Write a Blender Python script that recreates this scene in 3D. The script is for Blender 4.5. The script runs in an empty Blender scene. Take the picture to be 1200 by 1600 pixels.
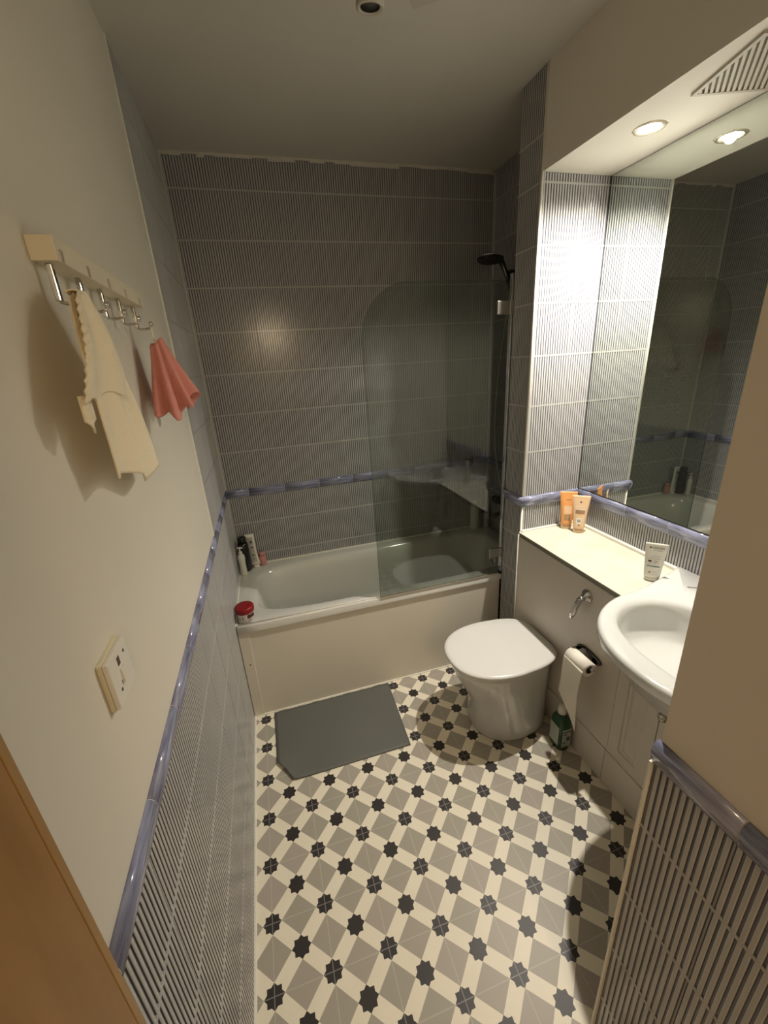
import bpy, bmesh, math, random
from mathutils import Vector, Matrix, Euler
random.seed(7)
sc = bpy.context.scene
PI = math.pi
# ------------------------------------------------------------------ camera
FPX, YAW, PITCH, ROLL = 643.6786, .2653, -.3506, -.0627
CAM = Vector((.2769, -.72446, 1.6959))
def cam_axes():
    cy, sy, cp, sp = math.cos(YAW), math.sin(YAW), math.cos(PITCH), math.sin(PITCH)
    F = Vector((sy*cp, cy*cp, sp)); r = Vector((cy, -sy, 0)); u = r.cross(F)
    c, s = math.cos(ROLL), math.sin(ROLL)
    return c*r + s*u, -s*r + c*u, F
r_, u_, F_ = cam_axes()
cd = bpy.data.cameras.new('camera'); cam = bpy.data.objects.new('camera', cd)
sc.collection.objects.link(cam); sc.camera = cam
cam.matrix_world = Matrix(((r_.x, u_.x, -F_.x, CAM.x), (r_.y, u_.y, -F_.y, CAM.y), (r_.z, u_.z, -F_.z, CAM.z), (0, 0, 0, 1)))
cd.sensor_fit = 'HORIZONTAL'; cd.sensor_width = 36; cd.lens = FPX/1200*36; cd.clip_start = .01
# ------------------------------------------------------------------ world, lights, exposure
w = bpy.data.worlds.new('world'); sc.world = w; w.use_nodes = True
w.node_tree.nodes['Background'].inputs[0].default_value = (1, .72, .45, 1)
w.node_tree.nodes['Background'].inputs[1].default_value = .05
vs = sc.view_settings; vs.view_transform = 'Standard'; vs.look = 'None'; vs.gamma = 1; vs.use_curve_mapping = False
vs.exposure = 0.0
LIGHT = (1.557, .573)
ld = bpy.data.lights.new('downlight_lamp', 'SPOT'); ld.energy = 143; ld.color = (1, .92, .80)
ld.shadow_soft_size = .018; ld.spot_size = math.radians(154); ld.spot_blend = 1.0
lo = bpy.data.objects.new('downlight_lamp', ld); sc.collection.objects.link(lo); lo.location = (*LIGHT, 2.3225)
hd = bpy.data.lights.new('hallway_lamp', 'POINT'); hd.energy = 26; hd.color = (1, .77, .50); hd.shadow_soft_size = .09
ho = bpy.data.objects.new('hallway_lamp', hd); sc.collection.objects.link(ho); ho.location = (.55, -2.15, 2.12)
try:
    sc.cycles.sample_clamp_indirect = 4; sc.cycles.blur_glossy = 1.0
    sc.cycles.max_bounces = 12; sc.cycles.diffuse_bounces = 7
    sc.cycles.use_denoising = True
except Exception: pass

# ------------------------------------------------------------------ dimensions
XB, YB, ZC, ZD = 1.700, 1.734, 2.638, 1.046      # shower end wall, back wall, ceiling, border top
XN, YN, YN2 = 1.411, .900, 1.058                 # nib wall: left face, near face, far face
XM, ZS, ZK, ZR = 1.729, 2.324, .866, .555        # alcove wall, soffit, counter, bath rim
XF, YF, YT, YP = .858, -.331, 1.030, 1.0635      # entry wall, its end, tile edge, bath front
YE = -1.25                                       # doorway wall
XC = 1.402                                       # boxing front
P = .172; FX0 = .058                             # floor print pitch and offset

# ------------------------------------------------------------------ materials
def lin(c): return tuple(((v/255)/12.92 if v/255 <= .04045 else ((v/255+.055)/1.055)**2.4) for v in c)
def mat(name, col, rough=.5, metal=0, spec=.5, noise=0, nscale=8, bump=0, bscale=60, coat=0, emis=None, es=0, trans=0, col2=None):
    m = bpy.data.materials.new(name); m.use_nodes = True; nt = m.node_tree; b = nt.nodes['Principled BSDF']
    c = (*col, 1)
    b.inputs['Base Color'].default_value = c; b.inputs['Roughness'].default_value = rough
    b.inputs['Metallic'].default_value = metal; b.inputs['Specular IOR Level'].default_value = spec
    b.inputs['Coat Weight'].default_value = coat; b.inputs['Coat Roughness'].default_value = .08
    if emis: b.inputs['Emission Color'].default_value = (*emis, 1); b.inputs['Emission Strength'].default_value = es
    if trans: b.inputs['Transmission Weight'].default_value = trans
    tc = nt.nodes.new('ShaderNodeTexCoord')
    if noise or col2:
        n = nt.nodes.new('ShaderNodeTexNoise'); n.inputs['Scale'].default_value = nscale; n.inputs['Detail'].default_value = 5
        mx = nt.nodes.new('ShaderNodeMix'); mx.data_type = 'RGBA'
        mx.inputs['A'].default_value = c
        mx.inputs['B'].default_value = (*(col2 or tuple(v*(1-noise) for v in col)), 1)
        rp = nt.nodes.new('ShaderNodeMapRange'); rp.inputs[1].default_value = .35; rp.inputs[2].default_value = .7
        nt.links.new(tc.outputs['Object'], n.inputs['Vector']); nt.links.new(n.outputs[0], rp.inputs[0])
        nt.links.new(rp.outputs[0], mx.inputs['Factor']); nt.links.new(mx.outputs['Result'], b.inputs['Base Color'])
    if bump:
        n = nt.nodes.new('ShaderNodeTexNoise'); n.inputs['Scale'].default_value = bscale; n.inputs['Detail'].default_value = 3
        bp = nt.nodes.new('ShaderNodeBump'); bp.inputs['Strength'].default_value = bump; bp.inputs['Distance'].default_value = .004
        nt.links.new(tc.outputs['Object'], n.inputs['Vector']); nt.links.new(n.outputs[0], bp.inputs['Height'])
        nt.links.new(bp.outputs[0], b.inputs['Normal'])
    return m
M = {}
M['paint'] = mat('magnolia_paint', (.70, .655, .56), .55, noise=.05, nscale=2.5, bump=.12, bscale=45)
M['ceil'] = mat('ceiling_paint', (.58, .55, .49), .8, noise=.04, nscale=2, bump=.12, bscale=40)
M['soffit'] = mat('soffit_paint', (.74, .70, .62), .6, bump=.08)
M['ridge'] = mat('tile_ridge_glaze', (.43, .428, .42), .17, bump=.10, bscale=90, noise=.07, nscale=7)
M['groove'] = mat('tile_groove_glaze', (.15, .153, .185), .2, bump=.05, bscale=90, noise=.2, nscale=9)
M['joint'] = mat('joint_grout', (.30, .30, .29), .6)
M['grout'] = mat('grout', (.50, .49, .46), .6, bump=.2, bscale=120)
M['white'] = mat('white_enamel', (.62, .61, .57), .13, coat=.3)
M['ceramic'] = mat('white_ceramic', (.60, .605, .59), .09, coat=.5)
M['lid'] = mat('seat_plastic', (.66, .655, .63), .22)
M['panel'] = mat('bath_panel', (.66, .62, .53), .38, bump=.04, bscale=20, noise=.05, nscale=3)
M['mdf'] = mat('painted_board', (.64, .60, .53), .36, bump=.06, bscale=30, noise=.06, nscale=3)
M['counter'] = mat('counter_laminate', (.62, .605, .51), .3, col2=(.56, .54, .44), nscale=9)
M['counteredge'] = mat('counter_edge', (.20, .19, .15), .5)
M['chrome'] = mat('chrome', (.62, .62, .62), .08, metal=1)
M['satin'] = mat('satin_metal', (.55, .52, .46), .28, metal=1)
M['darkmetal'] = mat('dark_metal', (.12, .11, .10), .25, metal=1)
M['blackpl'] = mat('black_plastic', (.012, .012, .013), .25)
M['sealant'] = mat('sealant', (.74, .72, .64), .45, bump=.2, bscale=90)
M['trimw'] = mat('white_trim', (.76, .74, .66), .35)
M['mirror'] = mat('mirror_silver', (.70, .735, .70), .0, metal=1)
M['mirroredge'] = mat('mirror_edge', (.05, .06, .055), .2)
M['rubber'] = mat('rubber_mat', (.105, .106, .094), .6, bump=.05, bscale=400, noise=.08, nscale=5)
M['cream_cloth'] = mat('cream_cloth', (.88, .78, .58), .9, bump=.5, bscale=500)
M['pink_cloth'] = mat('pink_cloth', (.60, .24, .20), .9, bump=.5, bscale=300)
M['cream_wood'] = mat('cream_painted_rail', (.72, .65, .49), .5)
M['grey_plate'] = mat('grey_plate', (.55, .50, .42), .35, metal=.4)
M['paper'] = mat('tissue_paper', (.84, .80, .71), .9, bump=.15, bscale=300)
M['cardboard'] = mat('card_core', (.05, .035, .025), .9)
M['yellowed'] = mat('yellowed_plastic', (.72, .66, .48), .4)
M['switch'] = mat('switch_plastic', (.72, .69, .62), .3)
M['neon'] = mat('neon_window', (.05, .004, .003), .2)
M['slot'] = mat('dark_slot', (.06, .04, .03), .6)
M['vent'] = mat('vent_plastic', (.46, .42, .34), .5)
M['dark'] = mat('dark_inside', (.03, .027, .022), .8)
M['spot'] = mat('spot_housing', (.50, .46, .40), .45)
M['bulb'] = mat('lamp_glass', (1, 1, 1), .3, emis=(1, .93, .8), es=30)
M['ring'] = mat('downlight_ring', (.72, .66, .52), .25, metal=.6)
M['red'] = mat('red_lid', (.22, .005, .008), .35)
M['tubw'] = mat('tub_white', (.62, .60, .56), .3)
M['maroon'] = mat('maroon_print', (.07, .015, .02), .5)
M['bottlew'] = mat('bottle_white', (.70, .68, .62), .3)
M['silver'] = mat('bottle_silver', (.42, .41, .37), .3)
M['pinkb'] = mat('pink_bottle', (.55, .25, .22), .35)
M['green'] = mat('green_bottle', (.012, .06, .02), .2)
M['label'] = mat('pale_label', (.38, .42, .36), .5)
M['orange'] = mat('orange_tube', (.78, .36, .12), .28)
M['peach'] = mat('peach_tube', (.76, .53, .33), .28)
M['bronze'] = mat('bronze_print', (.42, .27, .16), .3, metal=.4)
M['whitel'] = mat('white_label', (.8, .78, .72), .5)
M['ink'] = mat('dark_ink', (.05, .055, .05), .5)
M['teal'] = mat('teal_ink', (.05, .16, .15), .5)
M['greyink'] = mat('grey_ink', (.25, .25, .23), .5)

def tile_border_mat():
    m = mat('blue_border_glaze', (.20, .225, .37), .13, coat=.3); nt = m.node_tree; b = nt.nodes['Principled BSDF']
    tc = nt.nodes.new('ShaderNodeTexCoord'); mp = nt.nodes.new('ShaderNodeMapping')
    mp.inputs['Scale'].default_value = (4, 4, 60)
    n = nt.nodes.new('ShaderNodeTexNoise'); n.inputs['Scale'].default_value = 3; n.inputs['Detail'].default_value = 6
    cr = nt.nodes.new('ShaderNodeValToRGB')
    cr.color_ramp.elements[0].position = .35; cr.color_ramp.elements[0].color = (.15, .158, .25, 1)
    cr.color_ramp.elements[1].position = .72; cr.color_ramp.elements[1].color = (.37, .39, .53, 1)
    nt.links.new(tc.outputs['Object'], mp.inputs[0]); nt.links.new(mp.outputs[0], n.inputs['Vector'])
    nt.links.new(n.outputs[0], cr.inputs[0]); nt.links.new(cr.outputs[0], b.inputs['Base Color'])
    return m
M['border'] = tile_border_mat()

def wood_mat():
    m = mat('door_veneer', (.36, .15, .035), .42); nt = m.node_tree; b = nt.nodes['Principled BSDF']
    tc = nt.nodes.new('ShaderNodeTexCoord'); mp = nt.nodes.new('ShaderNodeMapping'); mp.inputs['Scale'].default_value = (1, 9, 1.2)
    n = nt.nodes.new('ShaderNodeTexNoise'); n.inputs['Scale'].default_value = 4; n.inputs['Detail'].default_value = 6
    cr = nt.nodes.new('ShaderNodeValToRGB')
    cr.color_ramp.elements[0].position = .3; cr.color_ramp.elements[0].color = (.21, .105, .022, 1)
    cr.color_ramp.elements[1].position = .7; cr.color_ramp.elements[1].color = (.30, .155, .042, 1)
    nt.links.new(tc.outputs['Object'], mp.inputs[0]); nt.links.new(mp.outputs[0], n.inputs['Vector'])
    nt.links.new(n.outputs[0], cr.inputs[0]); nt.links.new(cr.outputs[0], b.inputs['Base Color'])
    return m
M['wood'] = wood_mat()
M['woodedge'] = mat('door_lipping', (.30, .17, .055), .4)

def glass_mat():
    m = bpy.data.materials.new('shower_glass'); m.use_nodes = True; nt = m.node_tree; nt.nodes.clear()
    out = nt.nodes.new('ShaderNodeOutputMaterial'); mix = nt.nodes.new('ShaderNodeMixShader')
    tr = nt.nodes.new('ShaderNodeBsdfTransparent'); tr.inputs[0].default_value = (.76, .785, .76, 1)
    gl = nt.nodes.new('ShaderNodeBsdfGlossy'); gl.inputs['Roughness'].default_value = 0
    fr = nt.nodes.new('ShaderNodeFresnel'); ge = nt.nodes.new('ShaderNodeNewGeometry')
    mr = nt.nodes.new('ShaderNodeMapRange'); mr.inputs[3].default_value = 1.56; mr.inputs[4].default_value = 1/1.56
    nt.links.new(ge.outputs['Backfacing'], mr.inputs[0]); nt.links.new(mr.outputs[0], fr.inputs[0])
    nt.links.new(fr.outputs[0], mix.inputs[0]); nt.links.new(tr.outputs[0], mix.inputs[1])
    nt.links.new(gl.outputs[0], mix.inputs[2]); nt.links.new(mix.outputs[0], out.inputs[0])
    return m
M['glass'] = glass_mat()

def floor_mat():
    m = bpy.data.materials.new('star_vinyl'); m.use_nodes = True; nt = m.node_tree; b = nt.nodes['Principled BSDF']
    N, L = nt.nodes, nt.links
    def math_(op, a, c=None, d=None):
        n = N.new('ShaderNodeMath'); n.operation = op
        for i, v in enumerate((a, c, d)):
            if v is None: continue
            if isinstance(v, (int, float)): n.inputs[i].default_value = v
            else: L.new(v, n.inputs[i])
        return n.outputs[0]
    tc = N.new('ShaderNodeTexCoord'); sp = N.new('ShaderNodeSeparateXYZ'); L.new(tc.outputs['Object'], sp.inputs[0])
    u = math_('DIVIDE', math_('SUBTRACT', sp.outputs[0], FX0), P); v = math_('DIVIDE', sp.outputs[1], P)
    a = math_('ADD', u, v); c = math_('SUBTRACT', u, v)
    ra, rc = math_('ROUND', a), math_('ROUND', c)
    fa = math_('ABSOLUTE', math_('SUBTRACT', a, ra)); fc = math_('ABSOLUTE', math_('SUBTRACT', c, rc))
    mx = math_('MAXIMUM', fa, fc); mn = math_('MINIMUM', fa, fc)
    band = math_('LESS_THAN', mn, .172)
    s1 = math_('LESS_THAN', mx, .176); s2 = math_('LESS_THAN', math_('ADD', fa, fc), .249)
    star = math_('MAXIMUM', s1, s2)
    # the print's joint lines run along both room axes through every other star
    du = math_('ABSOLUTE', math_('SUBTRACT', u, math_('ROUND', u))); dv = math_('ABSOLUTE', math_('SUBTRACT', v, math_('ROUND', v)))
    line = math_('LESS_THAN', math_('MINIMUM', du, dv), .0075)
    def mixc(f, A, B):
        n = N.new('ShaderNodeMix'); n.data_type = 'RGBA'; L.new(f, n.inputs['Factor'])
        for k, val in (('A', A), ('B', B)):
            if isinstance(val, tuple): n.inputs[k].default_value = (*val, 1)
            else: L.new(val, n.inputs[k])
        return n.outputs['Result']
    no = N.new('ShaderNodeTexNoise'); no.inputs['Scale'].default_value = 9; no.inputs['Detail'].default_value = 8; L.new(tc.outputs['Object'], no.inputs['Vector'])
    # some tiles print slightly warmer grey
    wn = N.new('ShaderNodeTexWhiteNoise'); cb = N.new('ShaderNodeCombineXYZ')
    L.new(math_('FLOOR', a), cb.inputs[0]); L.new(math_('FLOOR', c), cb.inputs[1]); L.new(cb.outputs[0], wn.inputs['Vector'])
    grey = mixc(wn.outputs['Value'], (.33, .31, .255), (.37, .33, .285))
    cream = mixc(no.outputs[0], (.80, .75, .62), (.72, .67, .55))
    col = mixc(band, grey, cream)
    col = mixc(math_('MULTIPLY', math_('MULTIPLY', line, math_('SUBTRACT', 1, band)), .35), col, (.6, .57, .48))
    dk = mixc(line, (.030, .026, .024), (.20, .19, .19))
    col = mixc(star, col, dk)
    L.new(col, b.inputs['Base Color']); b.inputs['Roughness'].default_value = .42
    b.inputs['Specular IOR Level'].default_value = .35
    return m
M['floor'] = floor_mat()

# ------------------------------------------------------------------ mesh helpers
class MB:
    def __init__(s): s.v = []; s.f = []; s.m = []; s.sm = []
    def add(s, vs, fs, m=0, smooth=False):
        o = len(s.v); s.v += [tuple(x) for x in vs]
        for f in fs: s.f.append([o+i for i in f]); s.m.append(m); s.sm.append(smooth)
        return s
    def box(s, a, b, m=0):
        (x0, y0, z0), (x1, y1, z1) = a, b
        return s.add([(x0,y0,z0),(x1,y0,z0),(x1,y1,z0),(x0,y1,z0),(x0,y0,z1),(x1,y0,z1),(x1,y1,z1),(x0,y1,z1)],
                     [(0,3,2,1),(4,5,6,7),(0,1,5,4),(1,2,6,5),(2,3,7,6),(3,0,4,7)], m)
    def loft(s, rings, m=0, cap0=True, cap1=True, smooth=True, closed=True):
        n = len(rings[0]); vs = [p for r in rings for p in r]; fs = []
        for i in range(len(rings)-1):
            for j in range(n if closed else n-1):
                k = (j+1) % n; fs.append((i*n+j, i*n+k, (i+1)*n+k, (i+1)*n+j))
        s.add(vs, fs, m, smooth)
        o = len(s.v)-len(vs)
        if cap0: s.f.append([o+j for j in range(n)][::-1]); s.m.append(m); s.sm.append(False)
        if cap1: s.f.append([o+(len(rings)-1)*n+j for j in range(n)]); s.m.append(m); s.sm.append(False)
        return s
    def lathe(s, prof, c=(0,0,0), axis='z', n=32, m=0, cap0=True, cap1=True, sx=1, sy=1):
        rings = []
        for (r, h) in prof:
            ring = []
            for k in range(n):
                t = 2*PI*k/n; a, b = r*math.cos(t)*sx, r*math.sin(t)*sy
                p = {'z': (a, b, h), 'x': (h, a, b), 'y': (b, h, a)}[axis]
                ring.append((p[0]+c[0], p[1]+c[1], p[2]+c[2]))
            rings.append(ring)
        return s.loft(rings, m, cap0, cap1)
    def tube(s, pts, rad, n=12, m=0, caps=True):
        pts = [Vector(p) for p in pts]; rad = rad if isinstance(rad, (list, tuple)) else [rad]*len(pts)
        up = None; rings = []
        for i, p in enumerate(pts):
            t = (pts[min(i+1, len(pts)-1)]-pts[max(i-1, 0)]).normalized()
            if up is None:
                up = t.orthogonal().normalized()
            up = (up - t*up.dot(t)).normalized(); sd = t.cross(up)
            rings.append([tuple(p + rad[i]*(math.cos(2*PI*k/n)*up + math.sin(2*PI*k/n)*sd)) for k in range(n)])
        return s.loft(rings, m, caps, caps)
    def build(s, name, mats, parent=None, bevel=0, seg=3, auto=None, sub=0):
        me = bpy.data.meshes.new(name); me.from_pydata(s.v, [], s.f)
        for mm in (mats if isinstance(mats, (list, tuple)) else [mats]): me.materials.append(M[mm] if isinstance(mm, str) else mm)
        for p, mi, sm in zip(me.polygons, s.m, s.sm): p.material_index = mi; p.use_smooth = sm
        bm = bmesh.new(); bm.from_mesh(me); bmesh.ops.recalc_face_normals(bm, faces=bm.faces); bm.to_mesh(me); bm.free()
        o = bpy.data.objects.new(name, me); sc.collection.objects.link(o)
        if parent: attach(o, parent)
        if bevel:
            b = o.modifiers.new('bevel', 'BEVEL'); b.width = bevel; b.segments = seg; b.limit_method = 'ANGLE'; b.angle_limit = math.radians(40)
            b.harden_normals = False
        if sub:
            b = o.modifiers.new('sub', 'SUBSURF'); b.levels = sub; b.render_levels = sub
        return o
def attach(o, parent):
    o.parent = parent
    o.matrix_parent_inverse = Matrix.Translation(-parent.location) if parent.type == 'EMPTY' else Matrix.Identity(4)
def empty(name, loc, label, cat, group=None):
    o = bpy.data.objects.new(name, None); sc.collection.objects.link(o); o.location = loc; o.empty_display_size = .05
    o['label'] = label; o['category'] = cat
    if group: o['group'] = group
    return o
def tag(o, label, cat, group=None):
    o['label'] = label; o['category'] = cat
    if group: o['group'] = group
    return o
def struct(o): o['kind'] = 'structure'; return o
def bx(a, b, name, mats, parent=None, bevel=0, seg=3): return MB().box(a, b).build(name, mats, parent, bevel, seg)
def text(body, size, loc, xdir, ydir, m, parent, name='lettering', align='CENTER'):
    cu = bpy.data.curves.new(name, 'FONT'); cu.body = body; cu.size = size; cu.align_x = align; cu.extrude = .00015
    t = bpy.data.objects.new(name, cu); sc.collection.objects.link(t)
    dg = bpy.context.evaluated_depsgraph_get(); me = bpy.data.meshes.new_from_object(t.evaluated_get(dg))
    bpy.data.objects.remove(t); X = Vector(xdir).normalized(); Z = X.cross(Vector(ydir)).normalized(); Y = Z.cross(X)
    me.transform(Matrix(((X.x, Y.x, Z.x, loc[0]), (X.y, Y.y, Z.y, loc[1]), (X.z, Y.z, Z.z, loc[2]), (0, 0, 0, 1))))
    me.materials.clear(); me.materials.append(M[m])
    o = bpy.data.objects.new(name, me); sc.collection.objects.link(o)
    if parent: attach(o, parent)
    return o

# ------------------------------------------------------------------ ridged tiling
TW, JW, RH = .208, .003, .0028
def tiling(name, origin, U, N, width, z0, z1, rows, uphase=0, parent=None, flip=False, body=.006, z0f=None):
    """vertical-ridged tiles: U runs along the wall, N out of it; d = 0 is the crest of the ridges"""
    O, U, N = Vector(origin), Vector(U), Vector(N)
    prof = []   # (u, d, material of the strip that follows)
    def put(u, d, m): prof.append((min(max(u, 0), width), d, m))
    k0 = math.floor((0-uphase)/TW)-1; nt = int(width/TW)+4; pitch = (TW-JW)/17
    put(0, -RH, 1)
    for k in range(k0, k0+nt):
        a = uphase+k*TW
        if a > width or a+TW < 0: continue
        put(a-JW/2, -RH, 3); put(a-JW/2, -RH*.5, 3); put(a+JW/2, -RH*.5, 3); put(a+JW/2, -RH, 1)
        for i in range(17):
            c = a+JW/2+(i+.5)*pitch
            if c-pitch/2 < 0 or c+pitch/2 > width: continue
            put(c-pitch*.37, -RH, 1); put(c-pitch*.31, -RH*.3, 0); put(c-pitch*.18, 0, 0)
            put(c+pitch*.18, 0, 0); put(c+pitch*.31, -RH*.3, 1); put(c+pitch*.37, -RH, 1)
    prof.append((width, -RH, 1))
    mb = MB()
    for (p, q) in zip(prof[:-1], prof[1:]):
        if abs(p[0]-q[0]) < 1e-7 and abs(p[1]-q[1]) < 1e-7: continue
        a0 = O+U*p[0]+N*p[1]; a1 = O+U*q[0]+N*q[1]
        mb.add([(a0.x,a0.y,z0),(a1.x,a1.y,z0),(a1.x,a1.y,z1),(a0.x,a0.y,z1)], [(0,1,2,3)], p[2])
    def slab(u0, u1, za, zb, d0, d1, m):
        c = [O+U*u+N*d for (u, d) in ((u0,d0),(u1,d0),(u1,d1),(u0,d1))]
        mb.add([(p.x,p.y,za) for p in c]+[(p.x,p.y,zb) for p in c], [(0,1,2,3),(4,5,6,7),(0,1,5,4),(1,2,6,5),(2,3,7,6),(3,0,4,7)], m)
    slab(0, width, z0, z1, -RH-.0002, -RH-body, 2)
    for z in rows:
        if z0 < z < z1:
            slab(0, width, z-.0034, z-.0012, -RH-.0001, .0001, 0); slab(0, width, z+.0012, z+.0034, -RH-.0001, .0001, 0)
            slab(0, width, z-.0012, z+.0012, -RH-.0001, -.0007, 2)
    me = bpy.data.meshes.new(name); me.from_pydata(mb.v, [], mb.f)
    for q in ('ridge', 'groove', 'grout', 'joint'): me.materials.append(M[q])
    for p, mi in zip(me.polygons, mb.m): p.material_index = mi
    o = bpy.data.objects.new(name, me); sc.collection.objects.link(o)
    if parent: o.parent = parent
    return o
UP = [1.26, 1.467, 1.677, 1.882, 2.087, 2.293, 2.50]
LOW = [.206, .414, .622, .830]
ZB0 = ZD-.052
def border(n, origin, U, N, width, phase=0, end0=0, end1=0):
    """half-round border tile run; end0/end1 push the ends outward (mitre)"""
    O, U, N = Vector(origin), Vector(U), Vector(N); mb = MB()
    pf = [(0, ZB0), (.006, ZB0+.001), (.008, ZB0+.008), (.009, ZB0+.012), (.012, ZB0+.018), (.0145, ZB0+.027), (.0145, ZB0+.036), (.012, ZB0+.045), (.008, ZD-.002), (.004, ZD), (0, ZD)]
    cuts = [0]; k = phase
    while k < width-.01:
        if k > .01: cuts.append(k)
        k += TW
    cuts.append(width)
    for a, b in zip(cuts[:-1], cuts[1:]):
        ia = end0 if a == 0 else 0; ib = end1 if b == width else 0
        g0 = .001 if a > 0 else 0; g1 = .001 if b < width else 0
        rings = []
        for (u, e) in ((a+g0, -ia), (b-g1, ib)):
            rings.append([tuple(O+U*(u+e*d)+N*(d-.003)+Vector((0,0,z))) for d, z in pf])
        mb.loft(rings, 0, True, True, smooth=True)
        if b < width:
            c = O+U*b; rr = [[tuple(O+U*(b+s)+N*(d*.96-.003)+Vector((0,0,ZB0+(z-ZB0)*.98+.0004))) for d, z in pf] for s in (-.0012, .0012)]
            mb.loft(rr, 1, True, True, smooth=False)
    return struct(mb.build('trim_%d' % n, ['border', 'grout']))

# ------------------------------------------------------------------ the setting
T = .10
fl = struct(bx((-T, YE-T, -.06), (XM+T, YB+T, 0), 'floor', 'floor'))
struct(bx((-T, YE-T, ZC), (XM+T, YB+T, ZC+.08), 'ceiling', 'ceil'))
WL = struct(bx((-T, YE-T, 0), (-.010, YB+T, ZC), 'wall_left', 'paint'))
pl = struct(bx((-.010, YE, ZD-.02), (0, YT, ZC), 'wall_left_plaster', 'paint')); pl.parent = WL
tl = tiling('wall_left_tiling', (.002, YE, 0), (0,1,0), (1,0,0), YB-YE, 0, ZB0+.01, LOW, .066-(-.152-YE)+.0, WL)
tiling('wall_left_tiling', (.002, YT, 0), (0,1,0), (1,0,0), YB-YT, ZD-.01, ZC, UP, .05, WL)
WB = struct(bx((-T, YB+.009, 0), (XM+T, YB+T, ZC), 'wall_back', 'grout'))
tiling('wall_back_tiling', (0, YB, 0), (1,0,0), (0,-1,0), XB, .50, ZB0+.01, LOW, .105, WB)
tiling('wall_back_tiling', (0, YB, 0), (1,0,0), (0,-1,0), XB, ZD-.01, ZC, UP, .105, WB)
WR = struct(bx((XM+.009, YE-T, 0), (XM+T, YB+T, ZC), 'wall_right', 'grout'))
struct(bx((XB+.009, YN2, 0), (XM+.009, YB+.009, ZC), 'wall_shower', 'grout'))
ws = bpy.data.objects['wall_shower']
tiling('wall_shower_tiling', (XB, YN2, 0), (0,1,0), (-1,0,0), YB-YN2, .50, ZB0+.01, LOW, .05, ws)
tiling('wall_shower_tiling', (XB, YN2, 0), (0,1,0), (-1,0,0), YB-YN2, ZD-.01, ZC, UP, .05, ws)
# nib between shower and alcove
WN = struct(bx((XN+.009, YN+.009, 0), (XM+.009, YN2-.0, ZC), 'wall_nib', 'grout'))
tiling('wall_nib_tiling', (XN, YN, 0), (0,1,0), (-1,0,0), YN2-YN, 0, ZB0+.01, LOW, -.04, WN)
tiling('wall_nib_tiling', (XN, YN, 0), (0,1,0), (-1,0,0), YN2-YN, ZD-.01, ZC, UP[:-1]+[2.44], -.04, WN)
tiling('wall_nib_tiling', (XN, YN, 0), (1,0,0), (0,-1,0), XM+.006-XN, ZK-.02, ZB0+.01, [], .19, WN)
tiling('wall_nib_tiling', (XN, YN, 0), (1,0,0), (0,-1,0), XM+.006-XN, ZD-.01, ZS, UP, .19, WN)
# strip of tiles under the mirror
tiling('wall_right_tiling', (XM, YF, 0), (0,1,0), (-1,0,0), YN-YF, ZK-.02, ZB0+.01, [], .11, WR)
struct(bx((XM+.003, YF, ZD-.02), (XM+.009, YN, ZS), 'wall_right_backing', 'grout')); bpy.data.objects['wall_right_backing'].parent = WR
# bulkhead above the alcove, with a hole for the lamp cut by building four slabs round it
hx, hy, hr = LIGHT[0], LIGHT[1], .036
so = MB()
so.box((XN+.004, YF, ZS), (hx-hr, YN, ZC)); so.box((hx+hr, YF, ZS), (XM+.009, YN, ZC))
so.box((hx-hr, YF, ZS), (hx+hr, hy-hr, ZC)); so.box((hx-hr, hy+hr, ZS), (hx+hr, YN, ZC)); so.box((hx-hr, hy-hr, ZS+.05), (hx+hr, hy+hr, ZC))
struct(so.build('wall_bulkhead', 'soffit'))
# entry side wall
WE = struct(bx((XF+.009, YE-T, 0), (XM+.009, YF-.004, ZC), 'wall_entry', 'paint'))
struct(bx((XF+.0005, YE, ZD-.02), (XF+.009, YF-.004, ZC), 'wall_entry_plaster', 'paint')); bpy.data.objects['wall_entry_plaster'].parent = WE
tiling('wall_entry_tiling', (XF-.003, YE, 0), (0,1,0), (-1,0,0), YF-YE, 0, ZB0+.01, LOW, (YF-.14-YE) % TW, WE)
# doorway wall and the hallway stub beyond it
fr = MB(); fr.box((.0, YE-T, 2.14), (XF+.01, YE, ZC)); fr.box((-.01, YE-T, 0), (.035, YE, 2.14)); fr.box((.835, YE-T, 0), (XF+.01, YE, 2.14))
struct(fr.build('wall_front', 'paint'))
hl = MB(); hl.box((-.4, -2.7, 0), (1.5, -2.6, 2.5)); hl.box((-.5, -2.7, 0), (-.4, YE-T, 2.5)); hl.box((1.5, -2.7, 0), (1.6, YE-T, 2.5)); hl.box((-.5, -2.7, 2.5), (1.6, YE-T, 2.58))
struct(hl.build('wall_hallway', 'paint'))
struct(bx((-.5, -2.7, -.06), (1.6, YE-T, 0), 'floor_hallway', 'counteredge'))

# borders
border(1, (.002, YE, 0), (0,1,0), (1,0,0), YB-YE, (-.152-YE) % TW, 0, 0)
border(2, (0, YB, 0), (1,0,0), (0,-1,0), XB, .13)
border(3, (XB, YN2, 0), (0,1,0), (-1,0,0), YB-YN2, .1)
border(4, (XN, YN, 0), (0,1,0), (-1,0,0), YN2-YN, .3, 1, 0)
border(5, (XN, YN, 0), (1,0,0), (0,-1,0), XM-XN, .10, 1, -1)
border(6, (XM, YF, 0), (0,1,0), (-1,0,0), YN-YF, (YN-.296-YF) % TW, 0, -1)
border(7, (XF-.003, YE, 0), (0,1,0), (-1,0,0), YF-YE, (YF-.145-YE) % TW)

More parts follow.
